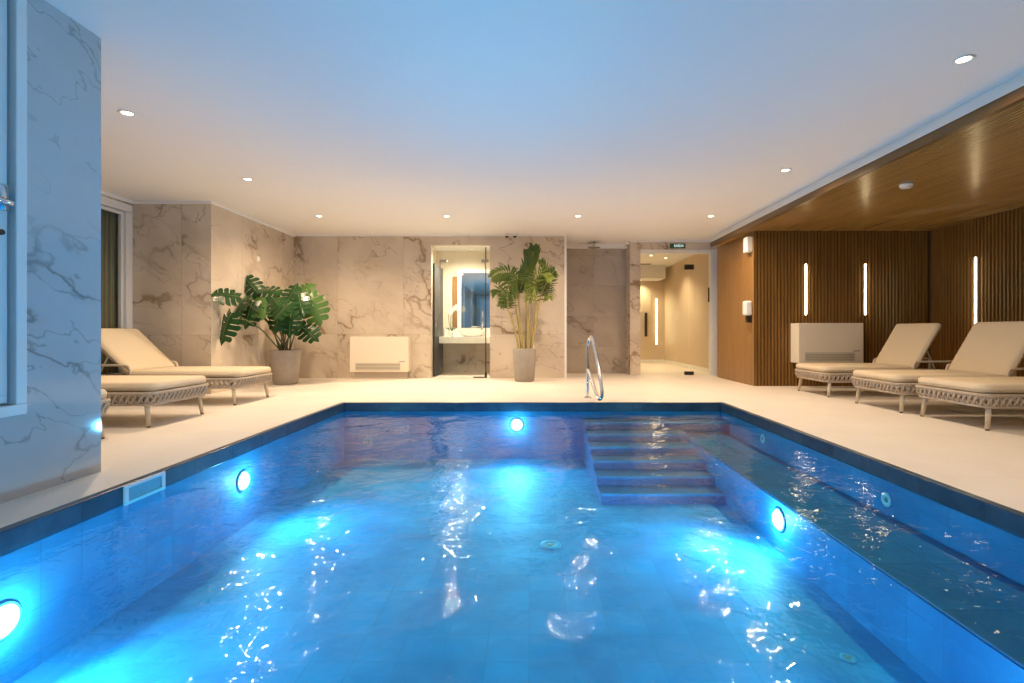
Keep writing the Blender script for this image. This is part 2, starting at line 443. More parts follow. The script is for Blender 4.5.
# ---- windows
def window(name, axis, c, a0, a1, z0, z1, ft=.09, depth=.08, mull=(), label=None, inner=.05):
    """frame in plane axis=c, from a0..a1"""
    b = MB()
    def bx(p0,p1,q0,q1,d0,d1):
        if axis == 'x': b.box(c+d0, c+d1, p0, p1, q0, q1)
        else: b.box(p0, p1, c+d0, c+d1, q0, q1)
    bx(a0,a1,z0,z0+ft,-depth,.015); bx(a0,a1,z1-ft,z1,-depth,.015); bx(a0,a0+ft,z0+ft,z1-ft,-depth,.015); bx(a1-ft,a1,z0+ft,z1-ft,-depth,.015)
    o = S(b, name, M['winframe'], bevel=.006)
    edges = [a0+ft] + list(mull) + [a1-ft]
    for i in range(len(edges)-1):
        e0, e1 = edges[i], edges[i+1]
        b = MB()
        def bx(p0,p1,q0,q1,d0,d1):
            if axis == 'x': b.box(c+d0, c+d1, p0, p1, q0, q1)
            else: b.box(p0, p1, c+d0, c+d1, q0, q1)
        g = .012
        bx(e0+g,e1-g,z0+ft+g,z0+ft+inner,-.06,-.015); bx(e0+g,e1-g,z1-ft-inner,z1-ft-g,-.06,-.015)
        bx(e0+g,e0+inner,z0+ft+inner,z1-ft-inner,-.06,-.015); bx(e1-inner,e1-g,z0+ft+inner,z1-ft-inner,-.06,-.015)
        s_ = b.build('sash', M['winframe'], o, bevel=.004)
        b = MB()
        bx(e0+g,e1-g,z0+ft+g,z1-ft-g,-.042,-.036)
        b.build('window_pane', M['glass'], s_)
    return o
w1 = window('window_1', 'x', XL, 3.7, 6.555, .0, 2.55, .10, .10, (5.1,)); tag(w1, 'tall white framed window behind the loungers')
w2 = window('window_2', 'x', XP, 1.30, 2.48, .42, ZC, .055, .10); tag(w2, 'white framed window set in the veined marble pillar')
# lever handle and lock of that window
b = MB(); b.box(XP-.016,XP+.012,2.355,2.395,1.44,1.56); b.tube([(XP+.01,2.375,1.47),(XP+.05,2.375,1.47),(XP+.055,2.36,1.47),(XP+.055,2.25,1.475)], .011, 8)
b.build('window_handle', M['steel'], w2, smooth=True)
b = MB(); b.lathe([(.014,0),(.014,.02),(.0,.02)], 14, (XP-.016,2.372,1.33), Matrix.Rotation(PI/2,3,'Y')); b.build('window_lock', M['black'], w2)
w3 = window('window_3', 'y', YREAR, XP+.05, 2.9, .15, 2.5, .09, .10, (-1.2,.15,1.5)); tag(w3, 'wide glazed front facing the camera side')
b = MB(); b.box(XP-.3,XR+.15,YREAR-.15,YREAR,0,.15); b.box(XP-.3,XR+.15,YREAR-.15,YREAR,2.5,ZC); b.box(2.9,XR+.15,YREAR-.15,YREAR,.15,2.5); b.box(XP-.3,XP+.05,YREAR-.15,YREAR,.15,2.5)
S(b, 'wall_front', M['marble'])
# what lies outside: added dark backdrop hides the sky at window 1, dusk sky elsewhere
b = MB(); b.box(XL-1.9,XL-1.7,1.9,8.2,-.1,3.4); tag(S(b, 'outside_dark_backdrop', M['dusk_outside']), 'dark backdrop wall added outside the window to hide the sky')
b = MB(); 
n_ = 60
for i in range(n_):
    y0 = 5.55 + (7.3-5.55)*i/n_; y1 = 5.55 + (7.3-5.55)*(i+1)/n_
    f = lambda q: XL-.135+.02*math.sin(q*60)
    b.add([(f(y0),y0,.02),(f(y1),y1,.02),(f(y1),y1,2.5),(f(y0),y0,2.5)],[(0,1,2,3)])
cur = b.build('curtain', M['curtain'], solid=.004, smooth=True); tag(cur, 'dim brownish curtain hanging behind the tall window by the loungers', 'curtain')

# ---- bathroom
BX0, BX1, BY1, BZ = -1.96, .02, 9.95, 2.50
b = MB(); b.box(BX0-.1,BX0,YB+.12,BY1+.1,0,BZ); b.box(BX0-.1,-.78,BY1,BY1+.1,.93,BZ); 
S(b, 'wall_bathroom', M['cream_wall'])
b = MB(); b.box(BX0,-.77,BY1-.001,BY1+.1,0,.93); S(b, 'wall_bathroom_lower', M['marble'])
b = MB(); b.box(BX0-.1,-.77,YB+.12,BY1+.1,BZ,BZ+.1); S(b, 'ceiling_bathroom', M['ceiling'])
vz = .75
van = empty('vanity_counter', (-1.3,9.7,0), label='white stone vanity counter mounted in the bathroom beyond the glass', cat='counter')
b = MB(); b.box(-1.80,-.785,9.36,9.94,vz-.13,vz); c_ = b.build('countertop', M['counter'], van, bevel=.006); c_.matrix_parent_inverse = Matrix.Translation((1.3,-9.7,0))
b = MB(); b.box(-1.80,-.785,9.915,9.94,vz,.92); c_ = b.build('backsplash', M['counter'], van); c_.matrix_parent_inverse = Matrix.Translation((1.3,-9.7,0))
bas = empty('wash_basin', (-1.20,9.62,vz), label='oval white wash basin standing on the vanity counter', cat='basin')
b = MB(); b.lathe([(.13,0),(.19,.03),(.225,.11),(.23,.125),(.215,.125),(.18,.05),(.04,.025),(.0,.025)], 32); c_ = b.build('bowl', M['ceramic'], bas, smooth=True); c_.scale = (1.15,.8,1)
b = MB(); b.lathe([(.02,.0),(.02,.006),(.0,.006)], 12, (0,0,.026)); b.build('drain', M['steel'], bas)
fa = empty('basin_faucet', (-1.02,9.83,vz), label='slim chrome faucet rising behind the wash basin', cat='faucet')
b = MB(); b.lathe([(.026,0),(.026,.01),(.016,.014),(.016,.20),(.0,.20)], 16); b.tube([(0,0,.19),(-.10,-.03,.20),(-.19,-.05,.20),(-.20,-.055,.18)], .011, 8); b.build('spout', M['steel'], fa, smooth=True)
b = MB(); b.tube([(0,0,.20),(0,0,.24),(.05,-.01,.255)], .007, 8); b.build('lever', M['steel'], fa, smooth=True)
mi = empty('wall_mirror', (-1.1,BY1,1.48), label='tall bathroom mirror above the vanity reflecting bluish light', cat='mirror')
b = MB(); b.box(-.35,.315,-.022,-.002,-.55,.57); b.build('mirror_glass', M['mirror'], mi)
b = MB(); b.box(-.53,-.43,-.03,-.002,-.55,.50); b.build('side_panel', M['wood_side'], mi, bevel=.003)
b = MB(); b.box(-.43,-.35,-.03,-.002,-.55,.65); b.box(-.35,.315,-.03,-.002,.57,.65); b.build('mirror_frame', M['white'], mi, bevel=.003)
# dark door leaf folded against the side
dl = empty('bathroom_door_leaf', (-1.9,9.4,0), label='dark door leaf folded open against the bathroom side wall', cat='door')
b = MB(); b.box(.05,.09,-.40,.45,.02,2.12); b.build('leaf', M['darkglass'], dl, bevel=.003)
b = MB(); b.tube([(.06,-.33,.95),(.10,-.33,.95),(.10,-.33,1.10),(.06,-.33,1.10)], .008, 8); b.build('handle', M['steel'], dl, smooth=True)
# glass door of the bathroom
d1 = empty('door_1', (0,0,0), kind='structure'); tag(d1, 'frameless glass bathroom door with steel patch hinges')
b = MB(); b.box(-1.70,-.845,YB+.055,YB+.065,.012,2.40); b.build('door_glass', M['glass_door'], d1)
b = MB(); b.box(-.858,-.84,YB+.05,YB+.07,.012,2.40); b.build('door_edge', M['chrome_dark'], d1)
for (x0,x1,z0,z1) in ((-1.70,-1.56,2.12,2.17),(-.93,-.80,2.12,2.17)):
    b = MB(); b.box(x0,x1,YB+.035,YB+.085,z0,z1); b.box(x0+.06 if x0>-1.2 else x0, x0+.09 if x0>-1.2 else x0+.03, YB+.04,YB+.08,z1-.14,z1-.02); b.build('hinge', M['grille'], d1, bevel=.003)
b = MB(); b.box(-1.08,-.83,YB+.04,YB+.08,0.001,.018); b.box(-.87,-.83,YB+.035,YB+.085,.012,.10); b.build('floor_pivot', M['chrome_dark'], d1, bevel=.002)
b = MB(); b.tube([(-.90,YB-.0,.90),(-.90,YB-.0,1.22)], .012, 8); b.tube([(-.90,YB,.95),(-.90,YB+.055,.95)], .006, 6); b.tube([(-.90,YB,1.17),(-.90,YB+.055,1.17)], .006, 6); b.build('handle', M['steel'], d1, smooth=True)
# orchid
orc = empty('potted_orchid', (-1.60,9.60,vz), label='white orchid in a small pot standing on the vanity counter', cat='plant')
b = MB(); b.lathe([(.045,0),(.06,.11),(.052,.11),(.045,.09),(0,.09)], 18); b.build('pot', M['white'], orc, smooth=True)
b = MB(); b.tube([(0,0,.09),(-.02,0,.30),(.0,0,.48),(.06,-.02,.58),(.13,-.03,.60)], .005, 6); b.tube([(0,0,.09),(-.05,0,.28),(-.06,0,.42),(-.02,-.03,.5)], .005, 6); b.build('stem', M['stem'], orc, smooth=True)
for k, (fx,fz) in enumerate(((.13,.6),(.08,.57),(.03,.53),(.14,.55),(.0,.47),(-.02,.5))):
    b = MB()
    for j in range(5):
        a = 2*PI*j/5+k; c, s = math.cos(a), math.sin(a)
        p = [(0,0),(.35,.28),(.8,.26),(1,0),(.8,-.26),(.35,-.28)]
        b.add([((q*c - r_*s)*.055, -.01-.012*q, (q*s + r_*c)*.055) for q, r_ in p], [tuple(range(6))])
    b.build('blossom', M['ceramic'], orc, loc=(fx,-.03,fz), solid=.002)
b = MB()
for a in (0, 1.2, 2.6, 4.0, 5.2):
    c, s = math.cos(a), math.sin(a)
    b.add([(c*.02,s*.02,.1),(c*.09-s*.025,s*.09+c*.025,.17),(c*.15,s*.15,.14),(c*.09+s*.025,s*.09-c*.025,.17)],[(0,1,2,3)])
b.build('leaf', M['monstera2'], orc, solid=.003)

# ---- corridor
CX0, CX1, CY1, CZ = 1.95, 3.62, 13.2, 2.57
b = MB(); b.box(CX1,CX1+.1,YF+.12,CY1+.1,0,CZ)
for y in (10.8, 12.2):
    pass
b.box(CX1-.006,CX1,YF+.12,10.79,0.09,CZ); b.box(CX1-.006,CX1,10.80,CY1,0.09,CZ)
S(b, 'wall_corridor_right', M['corr_panel'])
b = MB(); b.box(CX0-.1,CX0,10.0,CY1+.1,0,CZ); b.box(CX0-.1,CX0+.16,9.99,10.1,0,CZ); S(b, 'wall_corridor_left', M['corr_panel'])
b = MB(); b.box(CX0,CX1,CY1,CY1+.1,0,CZ); S(b, 'wall_corridor_end', M['corr_panel'])
b = MB(); b.box(CX0-.1,CX1+.1,YF+.12,CY1+.1,CZ,CZ+.1); b.box(CX0,3.45,12.5,CY1,2.23,CZ); S(b, 'ceiling_corridor', M['ceiling'])
b = MB(); b.box(CX1-.02,CX1-.006,YF+.13,CY1,0,.09); b.box(CX0,CX1-.02,CY1-.014,CY1,0,.09); S(b, 'baseboard_right', M['white'])
# frame of glass door
b = MB(); b.box(3.47,3.60,YF-.02,YF+.10,0,2.44); b.box(2.11,3.47,YF-.02,YF+.10,2.37,2.44)
d2 = S(b, 'door_2', M['white'], bevel=.003); tag(d2, 'white framed glass door opening onto the corridor')
b = MB(); b.box(2.12,3.065,YF+.04,YF+.05,.01,2.37); b.build('fixed_pane', M['glass_door'], d2)
b = MB(); b.box(3.075,3.465,YF+.04,YF+.05,.012,2.365); b.build('door_glass', M['glass_door'], d2)
for z0,z1 in ((2.06,2.16),(.004,.07)):
    b = MB(); b.box(2.98,3.16,YF+.02,YF+.07,z0,z1); b.build('hinge', M['chrome_dark'], d2, bevel=.006)
b = MB(); b.tube([(3.43,YF-.02,1.42),(3.43,YF-.02,1.70)], .013, 8); b.tube([(3.43,YF-.02,1.46),(3.43,YF+.04,1.46)], .007, 6); b.tube([(3.43,YF-.02,1.66),(3.43,YF+.04,1.66)], .007, 6); b.build('handle', M['chrome_dark'], d2, smooth=True)
# far door with long pull
d3 = empty('door_3', (0,0,0), kind='structure'); tag(d3, 'flush beige door at the corridor end with long dark pull')
b = MB(); b.box(2.1,3.25,CY1-.03,CY1-.001,.09,2.16); b.build('door_panel', M['corr_panel'], d3, bevel=.003)
b = MB(); b.box(3.055,3.125,CY1-.09,CY1-.065,.72,1.36); b.box(3.07,3.11,CY1-.07,CY1-.02,.80,.84); b.box(3.07,3.11,CY1-.07,CY1-.02,1.24,1.28); b.build('handle', M['chrome_dark'], d3, bevel=.004)

# exit sign
sg = empty('exit_sign', (2.83,YF-.003,2.515), label='small green emergency exit sign above the corridor glass door', cat='sign')
b = MB(); b.box(-.15,.15,-.022,0,-.045,.042); b.build('sign_plate', M['sign'], sg, bevel=.003)
def text(body, size, loc, rot, mat, parent, name='lettering', ext=.001, bold=0):
    cu = bpy.data.curves.new(name, 'FONT'); cu.body = body; cu.size = size; cu.extrude = ext; cu.align_x = 'CENTER'; cu.align_y = 'CENTER'; cu.offset = bold
    tmp = bpy.data.objects.new(name+'_tmp', cu); COL.objects.link(tmp)
    dg = bpy.context.evaluated_depsgraph_get(); me = bpy.data.meshes.new_from_object(tmp.evaluated_get(dg))
    bpy.data.objects.remove(tmp); bpy.data.curves.remove(cu)
    me.materials.clear(); me.materials.append(mat)
    o = bpy.data.objects.new(name, me); COL.objects.link(o); o.parent = parent; o.location = loc; o.rotation_euler = rot; return o
text('SAÍDA', .068, (.02,-.024,-.003), (PI/2,0,0), M['sign_text'], sg, bold=.001)

# ---- LED strips
def led(x, y, z0, z1, side, label):
    e = empty('led_wall_strip', (x,y,z0), (0,0,side), label=label, cat='wall light', group='slim vertical light strips on the wood slats')
    h = z1-z0
    b = MB(); b.box(-.017,.017,-.018,0,0,h); b.build('channel', M['frame'], e, bevel=.002)
    b = MB(); b.box(-.011,.011,-.030,-.018,.008,h-.008); b.build('diffuser', M['led'], e, bevel=.004)
    return e
yw = YW-rd
led(4.24, yw, 1.10, 1.90, 0, 'glowing strip on the slats above the beige fan coil end by the wood corner')
led(5.16, yw, 1.10, 1.90, 0, 'glowing strip on the slats between the fan coil and the dark inner corner')
led(XR-rd, 6.69, .92, 1.88, -PI/2, 'glowing strip on the side slats rising behind the middle lounger backrest')
for y in (4.6, 2.4):  # strips out of view, added for the light they give
    led(XR-rd, y, .92, 1.88, -PI/2, 'added glowing strip out of view on the side slats, ' + ('second' if y > 3 else 'third') + ' one counted from the inner corner')
e = empty('corridor_light_strip', (3.39,CY1-.002,.5), label='thin lit vertical strip beside the corridor end door', cat='wall light')
b = MB(); b.box(-.025,.025,-.012,0,0,1.25); b.build('channel', M['frame'], e)
b = MB(); b.box(-.017,.017,-.02,-.012,.01,1.24); b.build('diffuser', M['led'], e)

# ---- downlights
def spot(name, loc, parent, energy, size=R(120), blend=.7, radius=.03, col=(1,.76,.50), rot=(0,0,0)):
    l = bpy.data.lights.new(name, 'SPOT'); l.energy = energy; l.spot_size = size; l.spot_blend = blend; l.shadow_soft_size = radius; l.color = col
    o = bpy.data.objects.new(name, l); COL.objects.link(o); o.location = loc; o.rotation_euler = rot; o.parent = parent; return o
DL = [(-3.27,3.91,'recessed downlight in the ceiling beside the marble pillar corner'),
      (-3.29,5.60,'recessed downlight in front of the marble nook with the monstera'),
      (-3.25,7.385,'recessed downlight above the white fan coil of the back wall'),
      (-1.30,7.385,'recessed downlight in front of the bathroom opening'),
      (.70,7.385,'recessed downlight over the floor between palm and shower niche'),
      (2.73,7.385,'recessed downlight in front of the corridor glass door'),
      (2.77,5.29,'recessed downlight beside the wood soffit before the corridor door one'),
      (2.80,3.14,'large bright recessed downlight beside the widest part of the wood soffit'),
      (-1.2,1.2,'recessed downlight above the camera side of the pool'),
      (2.80,1.0,'recessed downlight above the pool ledge out of the picture')]
EN = 145
DCOL = (1,.735,.48)
def downlight(x, y, z, label, en=EN, col=DCOL, lens='downlens', grp='recessed ceiling downlights', size=R(158), tilt=(0,0,0)):
    e = empty('downlight', (x,y,z), label=label, cat='ceiling light', group=grp)
    b = MB(); b.lathe([(.036,-.001),(.058,-.001),(.060,-.006),(.052,-.010),(.040,-.004),(.036,-.001)], 28); b.build('trim_ring', M['white'], e, smooth=True)
    b = MB(); b.lathe([(.0,-.003),(.037,-.003),(.037,-.001),(0,-.001)], 24); b.build('lens', M[lens], e)
    spot('downlight_lamp', (0,0,-.02), e, en, size=size, col=col, rot=tilt, blend=1.0)
    return e
for i, (x, y, lb) in enumerate(DL):
    if i == 8: continue
    downlight(x, y, ZC-.0, lb, 165 if y > 5 else 110)
# lights over the left loungers (hidden behind the pillar) wash the alcove
downlight(-3.3, 3.2, ZC, 'recessed downlight hidden behind the marble pillar') if False else None
downlight(-1.35, 9.18, BZ, 'recessed downlight inside the bathroom above the vanity', 260, (1,.90,.66), 'bathlens', 'bathroom ceiling lights', R(160))
downlight(2.68, 10.9, CZ, 'recessed downlight in the corridor near its glass door', 90, (1,.78,.48), 'downlens', 'corridor ceiling lights', R(130))
downlight(3.12, 11.3, CZ, 'recessed downlight washing the corridor side wall', 90, (1,.78,.48), 'downlens', 'corridor ceiling lights', R(110))
downlight(2.9, 12.9, 2.23, 'recessed downlight before the corridor end door', 60, (1,.82,.50), 'downlens', 'corridor ceiling lights', R(150))

# ---- underwater lights
def pool_light(loc, rz, label, en):
    e = empty('pool_light', loc, (0,0,rz), label=label, cat='pool light', group='round underwater lights')
    mt = Matrix.Rotation(PI/2,3,'X')
    b = MB(); b.lathe([(.078,.0),(.080,.008),(.074,.012),(.066,.012)], 28, mat=mt); b.build('housing', M['dull_inlet'], e, smooth=True)
    b = MB(); b.lathe([(.066,.012),(.05,.028),(.02,.034),(.0,.035)], 24, mat=mt); b.build('lens', M['poollens'], e, smooth=True)
    o = spot('pool_lamp', (0,-.05,0), e, en, R(156), .9, .05, (.24,.63,1.0), (R(-93),0,0))
    l = bpy.data.lights.new('pool_glow', 'POINT'); l.energy = en*.055; l.color = (.45,.78,1.0); l.shadow_soft_size = .03  # second lamp added at each fixture to light a halo on the wall
    o = bpy.data.objects.new('pool_glow', l); COL.objects.link(o); o.parent = e; o.location = (0,-.075,0)
    return e
EP = 130
pool_light((PX0,3.71,-.30), R(90), 'underwater light in the pool wall just past the skimmer', EP)
pool_light((PX0,2.02,-.37), R(90), 'underwater light in the pool wall below the marble pillar', EP)
pool_light((-.18,PY1,-.255), 0, 'underwater light in the short end wall of the pool', EP)
pool_light((LX,3.30,-.44), R(-90), 'underwater light in the face of the submerged bench', EP)
pool_light((LX,1.45,-.44), R(-90), 'underwater light in the bench face by the camera side', EP)

def inlet(loc, rot, label, r=.045, mat='inlet'):
    e = empty('pool_inlet', loc, rot, label=label, cat='pool fitting', group='round white pool fittings')
    b = MB(); b.lathe([(r,0),(r,.006),(r*.8,.01),(r*.45,.010),(r*.4,.006)], 24); b.build('flange', M[mat], e, smooth=True)
    b = MB(); b.lathe([(r*.4,.004),(r*.3,.010),(0,.011)], 16); b.build('nozzle', M['grille'], e, smooth=True)
inlet((PX1,3.04,-.215), (0,-PI/2,0), 'white round fitting above the bench ledge, closer to the camera')
inlet((PX1,4.67,-.19), (0,-PI/2,0), 'white round fitting above the bench ledge, by the pool steps')
inlet((-1.94,PY1,-.46), (PI/2,0,0), 'white round fitting low in the end wall away from the steps', .06, 'dull_inlet')
inlet((.13,3.40,ZF), (0,0,0), 'white round drain in the middle of the pool floor', .075, 'dull_inlet')
inlet((1.45,2.22,ZF), (0,0,0), 'small white fitting in the floor at the foot of the bench', .035, 'dull_inlet')

# skimmer
sk = empty('pool_skimmer', (PX0,2.77,-.05), label='white rectangular skimmer mouth cut into the slate pool edge', cat='skimmer')
b = MB(); b.box(0,.014,-.145,-.12,-.055,.052); b.box(0,.014,.12,.145,-.055,.052); b.box(0,.014,-.12,.12,-.055,-.035); b.box(0,.014,-.12,.12,.034,.052); b.build('skimmer_frame', M['inlet'], sk, bevel=.003)
b = MB(); b.box(.001,.004,-.12,.12,-.035,.034); b.build('flap', plain('aqua_flap', (.16,.48,.62), .2), sk)

# ---- handrail
hr = empty('pool_handrail', (.71,6.18,0), label='polished steel loop handrail standing on the deck at the pool steps', cat='handrail')
def smoothpath(pts, k=6):
    P = [Vector(p) for p in pts]; out = []
    for i in range(len(P)-1):
        p0 = P[max(i-1,0)]; p1 = P[i]; p2 = P[i+1]; p3 = P[min(i+2,len(P)-1)]
        for j in range(k):
            u = j/k
            out.append(.5*((2*p1)+(-p0+p2)*u+(2*p0-5*p1+4*p2-p3)*u*u+(-p0+3*p1-3*p2+p3)*u**3))
    out.append(P[-1]); return out
b = MB(); b.tube(smoothpath([(0,0,0),(0,0,.30),(.0,0,.62),(.012,-.02,.735),(.035,-.08,.775),(.055,-.16,.70),(.085,-.36,.42),(.105,-.50,.20),(.105,-.535,.10),(.085,-.50,.055),(.06,-.42,.09),(.02,-.10,.30),(.005,0,.36)]), .0215, 12)
b.build('rail', M['steel'], hr, smooth=True)
b = MB(); b.lathe([(.05,0),(.05,.008),(.03,.016),(.022,.02)], 20); b.build('base_flange', M['steel'], hr, smooth=True)

# ---- sun loungers
def rounded_box(b, x0,x1,y0,y1,z0,z1,r=.03): b.box(x0,x1,y0,y1,z0,z1)
LW, LL = .76, 1.95
def make_lounger(angle, hinge, blen):
    e = empty('sun_lounger')
    hw = LW/2; ch = .06
    # outline of the frame, foot corners rounded
    out = [(0,-hw+ch),(0,hw-ch),(.025,hw-.018),(ch,hw),(LL-.03,hw),(LL,hw-.03),(LL,-hw+.03),(LL-.03,-hw),(ch,-hw),(.025,-hw+.018)]
    def ring(z, inset=0):
        return [Vector((x + (inset if x < .5 else -inset), y*(1-inset/hw), z)) for x, y in out]
    b = MB(); b.tube(ring(.300), .014, 8, closed=True); b.tube(ring(.205,.02), .012, 8, closed=True)
    for x in (.5,1.0,1.5): b.box(x-.012,x+.012,-hw+.01,hw-.01,.285,.305)
    b.box(.02,hinge+.02,-hw+.03,hw-.03,.298,.312)
    b.build('frame', M['frame'], e, smooth=False)
    # woven rope skirt
    b = MB(); top = ring(.302, -.006); bot = ring(.203, .014)
    per = []; n = len(top)
    for i in range(n):
        a, c = top[i], top[(i+1)%n]; a2, c2 = bot[i], bot[(i+1)%n]
        L = (c-a).length; k = max(1, round(L/.056))
        for j in range(k): per.append((a.lerp(c, j/k), a2.lerp(c2, j/k)))
    N = len(per)
    ctr = Vector((LL/2,0,.25))
    for i in range(N):
        t0, b0 = per[i]; t1, b1 = per[(i+1)%N]; t2, b2 = per[(i+2)%N]
        nrm = ((t1-t0).cross(Vector((0,0,1)))); nrm.normalize()
        if nrm.dot(t0-ctr) < 0: nrm = -nrm
        m1 = t0.lerp(b1,.5) + nrm*.012; m2 = t1.lerp(b0,.5) - nrm*.002
        b.tube([t0, m1, b1], .0118, 5); b.tube([t1, m2, b0], .0118, 5)
    for q, rr in ((.98,.012),(.02,.012)):
        b.tube([tt.lerp(bb, 1-q) for tt, bb in per], rr+.004, 6, closed=True)
    b.build('woven_skirt', M['rope'], e, smooth=True)
    # legs, tapered and splayed, dark glides
    for sx, sy in ((0,1),(0,-1),(1,1),(1,-1)):
        x = .085 if not sx else LL-.12; y = sy*(hw-.055); dx = -.035 if not sx else .05; dy = sy*.02
        b = MB(); b.tube([(x,y,.26),(x+dx*.5,y+dy*.5,.13),(x+dx,y+dy,.012)], [.021,.020,.016], 12); lg = b.build('leg', M['frame'], e, smooth=True)
        b = MB(); b.tube([(x+dx,y+dy,.016),(x+dx,y+dy,0)], .015, 10); b.build('glide', M['rubber'], lg)
    # arms beside the backrest
    for sy in (-1,1):
        y = sy*(hw-.012)
        b = MB(); b.tube(smoothpath([(hinge-.03,y,.30),(hinge-.01,y,.42),(hinge+.04,y,.455),(hinge+.3,y,.46),(LL-.06,y,.46),(LL-.02,y,.44),(LL-.01,y,.30)],5), .014, 8)
        b.build('arm_rail', M['frame'], e, smooth=True)
    # backrest frame and prop
    ca, sa = math.cos(angle), math.sin(angle)
    def bp(s_, off, y): return Vector((hinge + s_*ca - off*sa*-1*-1 , y, .315 + s_*sa + off*ca)) if False else Vector((hinge + s_*ca - off*sa, y, .315 + s_*sa + off*ca))
    b = MB(); b.tube([bp(0,-.005,-hw+.05), bp(blen-.05,-.005,-hw+.05), bp(blen-.02,-.005,-hw+.09), bp(blen-.02,-.005,hw-.09), bp(blen-.05,-.005,hw-.05), bp(0,-.005,hw-.05)], .013, 8)
    for q in range(9):
        s_ = .06 + q*(blen-.12)/8
        b.box(-.018,.018,-hw+.05,hw-.05,-.003,.003, Matrix.Translation(bp(s_,-.004,0)) @ Matrix.Rotation(-angle,4,'Y'))
    b.build('backrest_frame', M['frame'], e)
    for sy in (-1,1):
        y = sy*(hw-.07); p = bp(blen*.52,-.02,y)
        b = MB(); b.tube([p, (p.x+.13,y,.30)], .009, 8); b.build('prop_strut', M['frame'], e, smooth=True)
    # cushions
    def pad(L, W, T, name, foot_round):
        """soft slab: superellipse cross-section grid"""
        b = MB(); nx, ny = 26, 14
        rc = .09 if foot_round else .05
        vs = []; 
        def edge(u, m): return max(0., 1 - (1-min(1., u/m))**2.4) if u < m else 1.
        idx = {}
        for side in (0,1):
            for i in range(nx+1):
                for j in range(ny+1):
                    u = i/nx; v = j/ny
                    u = .5-.5*math.cos(PI*u); v = .5-.5*math.cos(PI*v)
                    x = u*L; y = (v-.5)*W
                    # rounding of plan corners
                    dx0 = min(x, L-x); dy0 = W/2-abs(y)
                    c_r = rc if x < L/2 or not foot_round else .05
                    if dx0 < c_r:
                        lim = W/2 - c_r + math.sqrt(max(0, c_r**2-(c_r-dx0)**2))
                        y = y*(lim/(W/2)); 
                    e_ = min(dx0, W/2-abs((v-.5)*W))
                    hgt = math.sqrt(max(0., 1-(1-min(1., e_/.038))**2))
                    puff = .006*math.sin(PI*min(1,max(0,u)))*math.sin(PI*v)
                    z = T/2 + (T/2*hgt + (puff if side else 0))*(1 if side else -1)
                    idx[(side,i,j)] = len(vs); vs.append((x,y,z))
        fs = []
        for side in (0,1):
            for i in range(nx):
                for j in range(ny):
                    q = (idx[side,i,j],idx[side,i+1,j],idx[side,i+1,j+1],idx[side,i,j+1]); fs.append(q if side else q[::-1])
        b.add(vs, fs); return b
    b = pad(hinge+.02, LW-.005, .082, 'seat', True)
    o = b.build('seat_cushion', M['cushion'], e, smooth=True, loc=(-.012,0,.314))
    b = pad(blen, LW-.015, .075, 'back', False)
    o = b.build('back_cushion', M['cushion'], e, smooth=True, loc=(hinge+.03,0,.345), rot=(0,-angle,0))
    return e
pr = make_lounger(R(60), 1.15, .68)
rights = [(3.765, 6.575, 'beige sun lounger beside the wall hung fan coil on the slatted wood'),
          (3.775, 5.36, 'beige sun lounger standing between two others before the slatted side wall'),
          (3.83, 4.47, 'beige sun lounger at the camera end of the row by the pool bench side')]
for i, (x, y, lb) in enumerate(rights):
    o = pr if i == 0 else copy_tree(pr)
    o.location = (x, y, 0); tag(o, lb, 'sun lounger', 'sun loungers before the slatted wood wall')
pl = make_lounger(R(44), 1.25, .72)
lefts = [(-3.36, 5.90, 'beige sun lounger next to the potted monstera, its backrest raised against the window'),
         (-3.32, 4.60, 'beige sun lounger whose backrest is hidden by the marble pillar'),
         (-3.33, 3.46, 'beige sun lounger almost wholly hidden behind the marble pillar')]
for i, (x, y, lb) in enumerate(lefts):
    o = pl if i == 0 else copy_tree(pl)
    o.location = (x, y, 0); o.rotation_euler = (0,0,PI); tag(o, lb, 'sun lounger', 'sun loungers beside the marble pillar')

# ---- fan coils
def fan_coil(loc, w, h, d, label, legs, group='white fan coil units'):
    e = empty('fan_coil_unit', loc, label=label, cat='fan coil', group=group)
    b = MB(); b.box(0,w,-d,0,0,h); b.build('housing', M['cream_lacquer'], e, bevel=.008)
    # front grille recess with louvres
    gx0, gx1, gz0, gz1 = .10*w, .86*w, .035, .16
    b = MB(); b.box(gx0,gx1,-d-.002,-d+.0,gz0,gz1); g = b.build('grille', M['grille'], e)
    b = MB()
    for k in range(5): b.box(gx0,gx1,-d-.010,-d-.002,gz0+.008+k*.025,gz0+.018+k*.025)
    b.build('louvre', M['cream_lacquer'], g)
    b = MB(); b.box(gx1+.015*w,w-.02,-d-.004,-d,gz0,gz1-.005); b.build('control_cover', M['cream_lacquer'], e, bevel=.002)
    b = MB(); b.box(w*.84,w*.94,-d-.002,-d,gz1+.018,gz1+.034); b.build('display', M['grille'], e)
    if legs:
        b = MB(); b.box(.06,w-.04,-d+.05,0,-legs,0); b.build('plinth', plain('plinth_beige',(.50,.42,.33),.6), e)
    return e
fan_coil((-3.255,YB-.002,.125), 1.05, .63, .20, 'white fan coil unit against the veined marble back wall', .125)
fan_coil((4.01,YW-rd-.002,.37), .975, .605, .235, 'beige white fan coil hung on the slatted wood behind a lounger', 0)

